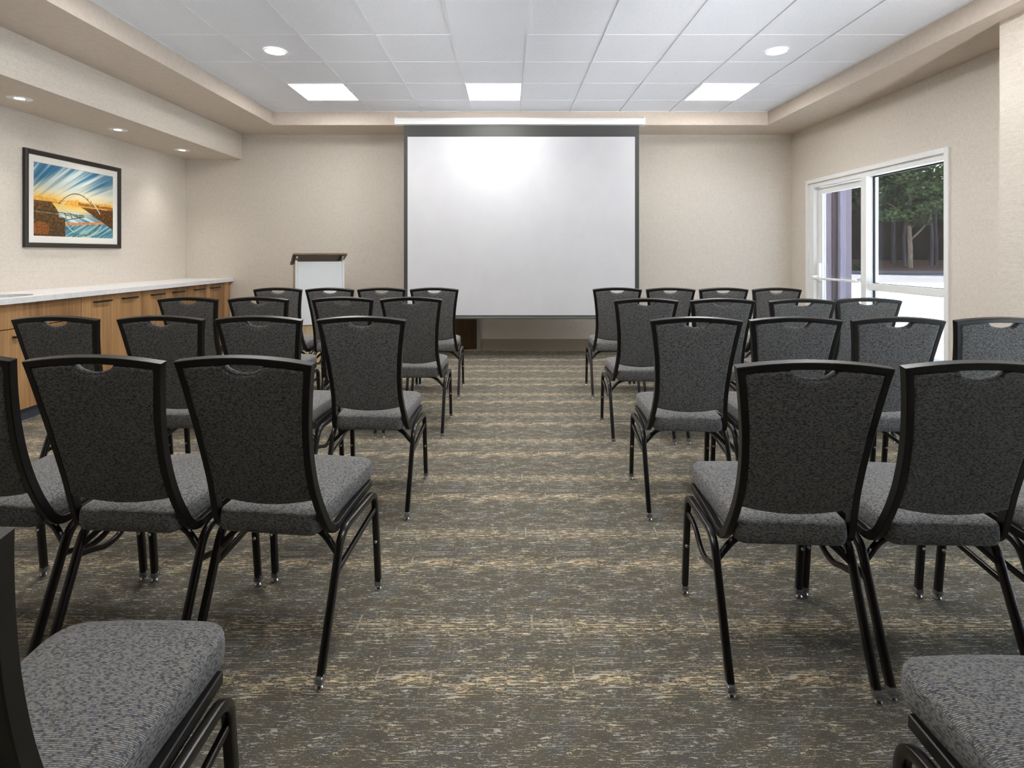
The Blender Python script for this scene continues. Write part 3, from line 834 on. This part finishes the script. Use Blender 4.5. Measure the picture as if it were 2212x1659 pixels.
def seat_bm():
    bm = bmesh.new()
    hr, hf, yr_, yf_ = 0.160, 0.181, 0.062, 0.500
    corners = [(-hr, yr_, 0.035), (hr, yr_, 0.035), (hf, yf_, 0.065), (-hf, yf_, 0.065)]
    out = []
    for i in range(4):
        p = Vector(corners[i][:2]); a = Vector(corners[i - 1][:2]); b = Vector(corners[(i + 1) % 4][:2]); r = corners[i][2]
        pa = p + (a - p).normalized() * r; pb = p + (b - p).normalized() * r
        for k in range(8):
            t = k / 7
            out.append(pa * (1 - t) ** 2 + p * 2 * t * (1 - t) + pb * t * t)
        nb = Vector(corners[(i + 1) % 4][:2]); q = nb + (p - nb).normalized() * corners[(i + 1) % 4][2]
        for k in range(1, 8): out.append(pb.lerp(q, k / 8))
    for p in out:
        if p.y > 0.45: p.y += 0.012 * (1 - (p.x / hf) ** 2)
    n = len(out)
    nrm = []
    for i in range(n):
        t = (out[(i + 1) % n] - out[i - 1]).normalized(); nrm.append(Vector((t.y, -t.x)))
    cen = Vector((0, 0.285))
    def tilt(y): return 0.012 * (y - 0.06) / 0.44
    rings = []
    for ins, z in ((0.030, 0.394), (0.010, 0.395), (0.002, 0.401), (-0.003, 0.418), (-0.003, 0.440), (-0.001, 0.4545), (0.0015, 0.4595), (0.006, 0.4625), (0.014, 0.4655), (0.028, 0.4695)):
        rings.append([bm.verts.new(((out[i] - nrm[i] * ins).x, (out[i] - nrm[i] * ins).y, z + tilt(out[i].y))) for i in range(n)])
    for s, z in ((0.70, 0.4745), (0.45, 0.477), (0.2, 0.478)):
        rings.append([bm.verts.new((*(cen + (out[i] - nrm[i] * 0.028 - cen) * s), z + tilt(0.285 + (out[i].y - 0.285) * s))) for i in range(n)])
    for a, b in zip(rings, rings[1:]):
        for i in range(n): bm.faces.new((a[i], a[(i + 1) % n], b[(i + 1) % n], b[i]))
    bm.faces.new(rings[0][::-1])
    c = bm.verts.new((0, 0.285, 0.478 + tilt(0.285)))
    for i in range(n): bm.faces.new((rings[-1][i], rings[-1][(i + 1) % n], c))
    return bm
PROF = prof_rect(0.021, 0.021, 0.002, 1)
LXr, LXf, LXt = 0.200, 0.204, 0.201
def leg_bm(front, s):
    bm = bmesh.new()
    if front: P = fillet([(s * LXf, 0.466, 0.016), (s * LXt, 0.432, 0.376), (s * LXt, 0.300, 0.378)], 0.045, 8)
    else: P = fillet([(s * LXr, 0.002, 0.016), (s * LXt, 0.148, 0.378), (s * LXt, 0.300, 0.378)], 0.055, 8)
    sweep(bm, P, (1, 0, 0), PROF)
    return bm
def glide_bm():
    bm = bmesh.new()
    box(bm, -0.0128, 0.0128, -0.0128, 0.0128, 0.016, 0.034, 0.003, mi=1)
    lathe(bm, [(0.012, 0.0), (0.0145, 0.003), (0.0145, 0.006), (0.012, 0.009), (0.011, 0.012), (0.0135, 0.016), (0.0135, 0.018)], 20)
    return bm
def brace_bm(s, wavy):
    bm = bmesh.new()
    if wavy: P = catmull([(s * 0.201, 0.440, 0.312), (s * 0.201, 0.385, 0.312), (s * 0.201, 0.335, 0.300), (s * 0.201, 0.280, 0.268), (s * 0.201, 0.225, 0.262), (s * 0.201, 0.180, 0.276), (s * 0.201, 0.117, 0.292)], 5)
    else: P = [(s * 0.201, 0.440, 0.315), (s * 0.201, 0.110, 0.268)]
    sweep(bm, P, (1, 0, 0), prof_rect(0.017, 0.015, 0.004, 2))
    return bm
def crossbar_bm():
    bm = bmesh.new()
    P = fillet([(-0.197, 0.128, 0.318), (-0.128, 0.150, 0.384), (0.128, 0.150, 0.384), (0.197, 0.128, 0.318)], 0.045, 6)
    sweep(bm, P, (0, 1, 0), prof_rect(0.018, 0.018, 0.005, 2))
    return bm
def seat_support_bm():
    bm = bmesh.new()
    sweep(bm, [(-0.176, 0.375, 0.392), (0.176, 0.375, 0.392)], (0, 0, 1), prof_rect(0.02, 0.010, 0.002, 1))
    return bm
def make_chair(wavy):
    t = empty('banquet_chair')
    finish('seat', seat_bm(), FABRIC, t, angle=60)
    finish('backrest', backrest_bm(), FABRIC, t, angle=70)
    finish('back_frame', back_frame_bm(), FRAME, t, angle=40)
    finish('cross_bar', crossbar_bm(), LEGM, t, angle=50)
    finish('seat_support', seat_support_bm(), LEGM, t, angle=50)
    g0 = None
    for s in (-1, 1):
        for front in (True, False):
            l = finish('leg', leg_bm(front, s), LEGM, t, angle=50)
            g = finish('glide', glide_bm(), [CHROME, CLEAR], l, angle=40) if g0 is None else g0.copy()
            if g0 is None: g0 = g
            else: C.objects.link(g); g.parent = l
            g.location = (s * (LXf if front else LXr), 0.466 if front else 0.0, 0)
            if front:
                bm = bmesh.new(); lathe(bm, [(0.006, 0), (0.006, 0.004), (0.004, 0.008), (0.001, 0.009)], 12, M=Matrix.Translation((s * 0.2045, 0.439, 0.19)) @ Matrix.Rotation(PI / 2, 4, 'X'))
                finish('bumper', bm, STEEL, l)
        finish('side_brace', brace_bm(s, wavy), LEGM, t, angle=50)
        bm = bmesh.new(); lathe(bm, [(0.011, 0), (0.012, 0.003), (0.009, 0.008), (0.002, 0.010)], 16, M=Matrix.Translation((s * 0.1705, 0.105, 0.432)) @ Matrix.Rotation(-s * PI / 2, 4, 'Y'))
        finish('pivot_bolt', bm, CHROME, t)
    return t
protos = {True: make_chair(True), False: make_chair(False)}
used = {True: False, False: False}
seats = ['on the aisle', 'second from the aisle', 'third from the aisle', 'fourth from the aisle']
def chair(x, y, deg, wavy, label, group):
    if not used[wavy]: o = protos[wavy]; used[wavy] = True
    else: o = copy_tree(protos[wavy])
    o.location = (x, y, 0); o.rotation_euler = (0, 0, -math.radians(deg))
    tag(o, label, 'chair', group)
rows = {
 'row nearest the camera': ([(-0.755, 0.645, 0, 0)], [(0.915, 0.545, 0, 0)]),
 'fourth row from the screen': ([(-0.738, 1.590, 7, 0), (-1.172, 1.600, 3.8, 1), (-1.627, 1.635, 4, 1)], [(0.833, 1.525, 3, 1), (1.281, 1.520, 1.5, 0), (1.755, 1.500, 1, 0)]),
 'third row from the screen': ([(-0.670, 2.565, 2, 0), (-1.150, 2.580, 4, 1), (-1.612, 2.590, 3, 0), (-2.095, 2.580, 3, 0)],
                               [(0.868, 2.540, 3, 0), (1.325, 2.545, 2, 0), (1.790, 2.540, 2, 0), (2.250, 2.520, 3, 0)]),
 'second row from the screen': ([(-0.638, 3.680, 1, 1), (-1.092, 3.680, 2, 0), (-1.655, 3.680, 4, 1), (-2.125, 3.680, 4, 0)],
                                [(0.900, 3.570, 1, 1), (1.396, 3.570, 2, 0), (1.892, 3.530, 3, 1), (2.360, 3.600, 4, 0)]),
 'front row by the screen': ([(-0.617, 4.675, 0, 1), (-1.064, 4.675, 1, 0), (-1.496, 4.650, 1, 1), (-1.946, 4.675, 1, 0)],
                             [(0.940, 4.680, 2, 1), (1.391, 4.670, 2, 0), (1.840, 4.670, 1, 1), (2.284, 4.655, 0, 1)]),
}
for rn, (lft, rgt) in rows.items():
    for side, lst in (('left', lft), ('right', rgt)):
        for k, (x, y, dg, wv) in enumerate(lst):
            lab = f'charcoal banquet chair in the {side} block, {rn}, {seats[k]}'
            chair(x, y, dg, bool(wv), lab, f'banquet chairs of the {side} block')

# ------------------------------------------------------------------ outdoors
GZ = -0.05
PAVE = mat_noise('sunlit_concrete', srgb(196, 201, 210), srgb(205, 210, 218), (0.6, 0.6, 0.6), 0.9)
ASPH = mat_noise('pale_asphalt', srgb(70, 70, 75), srgb(86, 85, 88), (0.5, 2.5, 0.5), 0.9)
LITTER = mat_noise('leaf_litter', srgb(86, 62, 52), srgb(128, 92, 76), (3, 3, 3), 0.95, detail=5)
CURB = plain('concrete_curb', srgb(112, 112, 120), 0.9)
bm = bmesh.new(); box(bm, XR + TH, 60, -30, 24.0, -0.25, GZ)
st(finish('ground_pavement', bm, PAVE, smooth=False))
bm = bmesh.new(); box(bm, XR + TH, 90, 24.0, 36.0, -0.25, GZ - 0.005)
st(finish('ground_road', bm, ASPH, smooth=False))
bm = bmesh.new(); box(bm, XR + TH, 90, 36.0, 36.25, -0.25, GZ + 0.13, 0.02)
st(finish('ground_curb', bm, CURB, smooth=False))
bm = bmesh.new()
n = 60
vg = [[bm.verts.new((4 + 80 * i / n, 36.25 + 26 * j / 20, GZ + 0.1 + 0.05 * j + 0.12 * noise.noise(Vector((i * 0.7, j * 0.7, 1))))) for j in range(21)] for i in range(n + 1)]
for i in range(n):
    for j in range(20): bm.faces.new((vg[i][j], vg[i + 1][j], vg[i + 1][j + 1], vg[i][j + 1]))
st(finish('ground_woodland', bm, LITTER))

# porch column of the building with a downspout
PIL = mat_noise('lavender_grey_stucco', srgb(118, 108, 118), srgb(128, 118, 128), (60, 60, 60), 0.85)
PILD = plain('brown_corner_board', srgb(62, 50, 54), 0.6)
SPOUT = plain('pale_downspout', srgb(140, 135, 150), 0.45)
cl = thing('porch_column', 'lavender grey porch column with brown strip and downspout outside the glass door', 'column', (4.35, 7.35, GZ))
bm = bmesh.new(); box(bm, -0.19, 0.19, -0.19, 0.19, 0.0, 3.2, 0.006); finish('column_shaft', bm, PIL, cl, smooth=False)
bm = bmesh.new(); box(bm, -0.215, 0.215, -0.215, 0.215, 0.0, 0.42, 0.012); finish('column_base', bm, plain('pale_base', srgb(205, 202, 214), 0.8), cl, smooth=False)
bm = bmesh.new(); box(bm, -0.075, -0.005, -0.20, -0.188, 0.42, 3.2, 0.002); finish('corner_board', bm, PILD, cl, smooth=False)
bm = bmesh.new()
box(bm, 0.0, 0.075, -0.25, -0.191, 0.44, 3.2, 0.006)
for k in range(4): box(bm, 0.008 + k * 0.018, 0.014 + k * 0.018, -0.254, -0.249, 0.44, 3.2, 0.001, seg=1)
finish('downspout', bm, SPOUT, cl, smooth=False)
bm = bmesh.new(); box(bm, XR + TH, 4.9, 6.9, 9.5, 3.0, 3.2); st(finish('ceiling_porch', bm, PAINT, smooth=False))

# trees: leaves as many small folded blades
LEAF = Mat('green_leaves', 0.55, spec=0.3)
fz = LEAF.noise(LEAF.mapping(LEAF.coords(), (0.9, 0.9, 0.9)), 1, 4)
LEAF.color(LEAF.ramp(fz, [(0.36, srgb(40, 58, 36)), (0.5, srgb(66, 88, 54)), (0.64, srgb(104, 122, 76))]))
BARK = mat_noise('tan_bark', srgb(110, 96, 82), srgb(158, 142, 122), (8, 8, 2), 0.9, bump=0.5)
BARK2 = mat_noise('grey_bark', srgb(66, 62, 66), srgb(98, 94, 100), (6, 6, 1), 0.9)
def leaves_bm(blobs, count, size, seed):
    rnd = random.Random(seed)
    bm = bmesh.new()
    wts = [b[3] ** 2 for b in blobs]
    for _ in range(count):
        cx_, cy_, cz_, r, fl = rnd.choices(blobs, wts)[0]
        d = Vector((rnd.gauss(0, 1), rnd.gauss(0, 1), rnd.gauss(0, 1))).normalized() * r * (0.55 + 0.5 * rnd.random())
        p = Vector((cx_, cy_, cz_)) + Vector((d.x, d.y, d.z * fl))
        a = Vector((rnd.gauss(0, 1), rnd.gauss(0, 1), rnd.gauss(0, 0.5))).normalized()
        b = a.cross(Vector((rnd.gauss(0, 0.6), rnd.gauss(0, 0.6), 1))).normalized()
        s = size * (0.6 + 0.8 * rnd.random())
        v = [bm.verts.new(p + a * s), bm.verts.new(p + b * s * 0.55), bm.verts.new(p - a * s * 0.8), bm.verts.new(p - b * s * 0.55)]
        bm.faces.new(v)
    return bm
def limb(bm, pts, r0, r1, n=10):
    P = catmull(pts, 5)
    m = len(P)
    rings = []
    for i, p in enumerate(P):
        t = (P[min(i + 1, m - 1)] - P[max(i - 1, 0)]).normalized()
        a = t.cross(Vector((0.3, 1, 0.1))).normalized(); b = t.cross(a)
        r = r0 + (r1 - r0) * i / (m - 1)
        rings.append([bm.verts.new(p + a * r * math.cos(2 * PI * k / n) + b * r * math.sin(2 * PI * k / n)) for k in range(n)])
    for i in range(m - 1):
        for k in range(n): bm.faces.new((rings[i][k], rings[i][(k + 1) % n], rings[i + 1][(k + 1) % n], rings[i + 1][k]))
    bm.faces.new(rings[0][::-1]); bm.faces.new(rings[-1])
tr = thing('tree', 'leafy green tree with a pale tan trunk beyond the road, seen through the glass', 'tree', (29.2, 39.4, GZ + 0.1))
bm = bmesh.new()
limb(bm, [(0, 0, -0.1), (0.02, 0, 1.5), (-0.05, 0, 3.0), (0.0, 0, 5.5), (0.1, 0, 8)], 0.18, 0.09)
finish('trunk', bm, BARK, tr)
for P in ([(0.05, 0, 2.2), (0.8, -0.1, 3.0), (1.35, -0.2, 3.9), (1.5, -0.1, 5.2)], [(0.02, 0, 3.0), (0.6, 0.3, 3.5), (1.1, 0.4, 3.9)], [(-0.05, 0, 3.2), (-0.9, -0.3, 4.2), (-2.0, -0.5, 4.8)]):
    bm = bmesh.new(); limb(bm, P, 0.075, 0.03); finish('branch', bm, BARK, tr)
rnd = random.Random(3)
blobs = []
for _ in range(46):
    a = rnd.random() * 2 * PI; r = 3.6 * math.sqrt(rnd.random())
    z = 3.9 + 4.6 * rnd.random() + 0.25 * abs(r - 2)
    blobs.append((r * math.cos(a), r * math.sin(a), z, 0.75 + 0.5 * rnd.random(), 0.6))
for bx in (-3.2, -2.4, -1.5, -0.4, 1.8, 2.8): blobs.append((bx, -1.8 + 0.5 * rnd.random(), 3.35 + 0.5 * rnd.random(), 0.8, 0.5))
finish('crown', leaves_bm(blobs, 15000, 0.15, 5), LEAF.m, tr, smooth=False, recalc=False)
# trees of the wood behind
proto2 = None
spots = [(20.5, 42), (22.3, 43.5), (23.6, 41.6), (25.0, 44), (26.2, 42.4), (27.3, 45), (28.6, 43), (30.9, 42.2), (32.0, 45), (33.2, 42.6), (34.7, 44), (36.5, 43), (39, 45), (25.6, 47), (31.2, 48), (34.0, 48)]
for k, (x, y) in enumerate(spots):
    if proto2 is None:
        proto2 = thing('woodland_tree', 'slim grey trunked tree of the dark wood behind the road', 'tree', (x, y, 0.2), 0, 'trees of the wood beyond the road')
        bm = bmesh.new(); limb(bm, [(0, 0, -0.2), (0.08, 0, 2), (-0.05, 0, 4.5), (0.1, 0, 8.5)], 0.13, 0.08, 8); finish('trunk', bm, BARK2, proto2)
        bl = [(1.7 * math.cos(a), 1.7 * math.sin(a), 6.0 + 1.1 * (q % 4), 1.35, 0.7) for q, a in enumerate([i * 0.9 for i in range(9)])]
        finish('crown', leaves_bm(bl, 3000, 0.22, 11), LEAF.m, proto2, smooth=False, recalc=False)
        o = proto2
    else:
        o = copy_tree(proto2)
    o.location = (x, y, 0.2 + 0.03 * k % 0.2); o.rotation_euler = (0, 0, k * 1.3); o.scale = (1, 1, 0.85 + 0.05 * (k % 5))
# dense thicket that closes the view
THICK = mat_noise('dark_thicket', srgb(30, 26, 26), srgb(58, 50, 46), (0.8, 0.8, 0.25), 1.0, spec=0.0, detail=5)
bm = bmesh.new()
n = 110
vg = []
for i in range(n + 1):
    col = []
    for j in range(31):
        x = 2 + 76 * i / n; z = -0.5 + 15 * j / 30
        dy = 1.2 * noise.noise(Vector((x * 0.35, z * 0.2, 0))) + 0.5 * noise.noise(Vector((x * 1.5, z * 0.8, 2)))
        col.append(bm.verts.new((x, 51.5 + dy - 0.12 * z, z)))
    vg.append(col)
for i in range(n):
    for j in range(30): bm.faces.new((vg[i][j], vg[i + 1][j], vg[i + 1][j + 1], vg[i][j + 1]))
r = bmesh.ops.extrude_face_region(bm, geom=list(bm.faces))
bmesh.ops.translate(bm, vec=(0, 2.5, 0), verts=[g for g in r['geom'] if isinstance(g, bmesh.types.BMVert)])
tag(finish('woodland_thicket', bm, THICK), 'dense dark thicket closing the wood beyond the road', 'thicket', kind='stuff')
# low shrub by the curb
t = thing('shrub', 'low green shrub at the curb beyond the road, left of the tree', 'shrub', (24.4, 37.2, GZ + 0.1))
finish('foliage', leaves_bm([(0, 0, 0.3, 0.45, 0.7), (0.5, 0.2, 0.22, 0.35, 0.7), (-0.5, 0.1, 0.2, 0.32, 0.7)], 1600, 0.05, 4), LEAF.m, t, smooth=False, recalc=False)

# ------------------------------------------------------------------ daylight
w = bpy.data.worlds.new('World'); bpy.context.scene.world = w; w.use_nodes = True
bg = w.node_tree.nodes['Background']; bg.inputs['Color'].default_value = (0.70, 0.84, 1.0, 1); bg.inputs['Strength'].default_value = 3.2
sd = bpy.data.lights.new('sun', 'SUN'); sd.energy = 50.0; sd.angle = math.radians(0.6); sd.color = (1.0, 0.98, 0.95)
so = bpy.data.objects.new('sun', sd); C.objects.link(so)
dirv = Vector((0.10, -0.62, -0.78)).normalized()            # light travels this way
so.rotation_euler = dirv.to_track_quat('-Z', 'Y').to_euler(); so.location = (10, 20, 20)
for y0, y1, z1 in ((WY0, WY1, WZ), (VY0, VY1, VZ1)):
    pd = bpy.data.lights.new('portal', 'AREA'); pd.shape = 'RECTANGLE'; pd.size = z1; pd.size_y = y1 - y0; pd.cycles.is_portal = True
    po = bpy.data.objects.new('portal', pd); C.objects.link(po); po.location = (XR + 0.16, (y0 + y1) / 2, z1 / 2)
    po.rotation_euler = (0, math.radians(90), 0)

# added spots without fixtures behind the camera, to brighten the ceiling
for x, pw in ((-1.7, 480), (0.4, 700), (2.3, 860)):
    ld = bpy.data.lights.new('ceiling_fill_spot', 'SPOT'); ld.energy = pw; ld.spot_size = math.radians(15); ld.spot_blend = 0.75; ld.shadow_soft_size = 0.15; ld.color = (1, 0.99, 0.98)
    lo = bpy.data.objects.new('ceiling_fill_spot', ld); C.objects.link(lo); lo.location = (x, -2.35, 0.75); lo.scale = (2.4, 1, 1)
    lo.rotation_euler = Vector((0.0, math.cos(math.radians(18)), math.sin(math.radians(18)))).to_track_quat('-Z', 'Y').to_euler()

# ------------------------------------------------------------------ camera and view
cd = bpy.data.cameras.new('camera'); cam = bpy.data.objects.new('camera', cd); C.objects.link(cam)
cam.location = (0, 0, EYE); cam.rotation_euler = (math.radians(90), 0, 0)
cd.sensor_fit = 'HORIZONTAL'; cd.sensor_width = 36.0; cd.lens = F / 2212 * 36
cd.shift_x = (1106 - CX) / 2212; cd.shift_y = -(829.5 - CY) / 2212
cd.clip_end = 300
sc = bpy.context.scene; sc.camera = cam
sc.view_settings.view_transform = 'Standard'; sc.view_settings.look = 'None'
sc.view_settings.exposure = 0.68; sc.view_settings.gamma = 1.0; sc.view_settings.use_curve_mapping = False
sc.cycles.max_bounces = 7; sc.cycles.diffuse_bounces = 5; sc.cycles.glossy_bounces = 4; sc.cycles.transparent_max_bounces = 12
sc.cycles.use_denoising = True; sc.cycles.use_adaptive_sampling = True; sc.cycles.adaptive_threshold = 0.04; sc.cycles.sample_clamp_indirect = 8.0
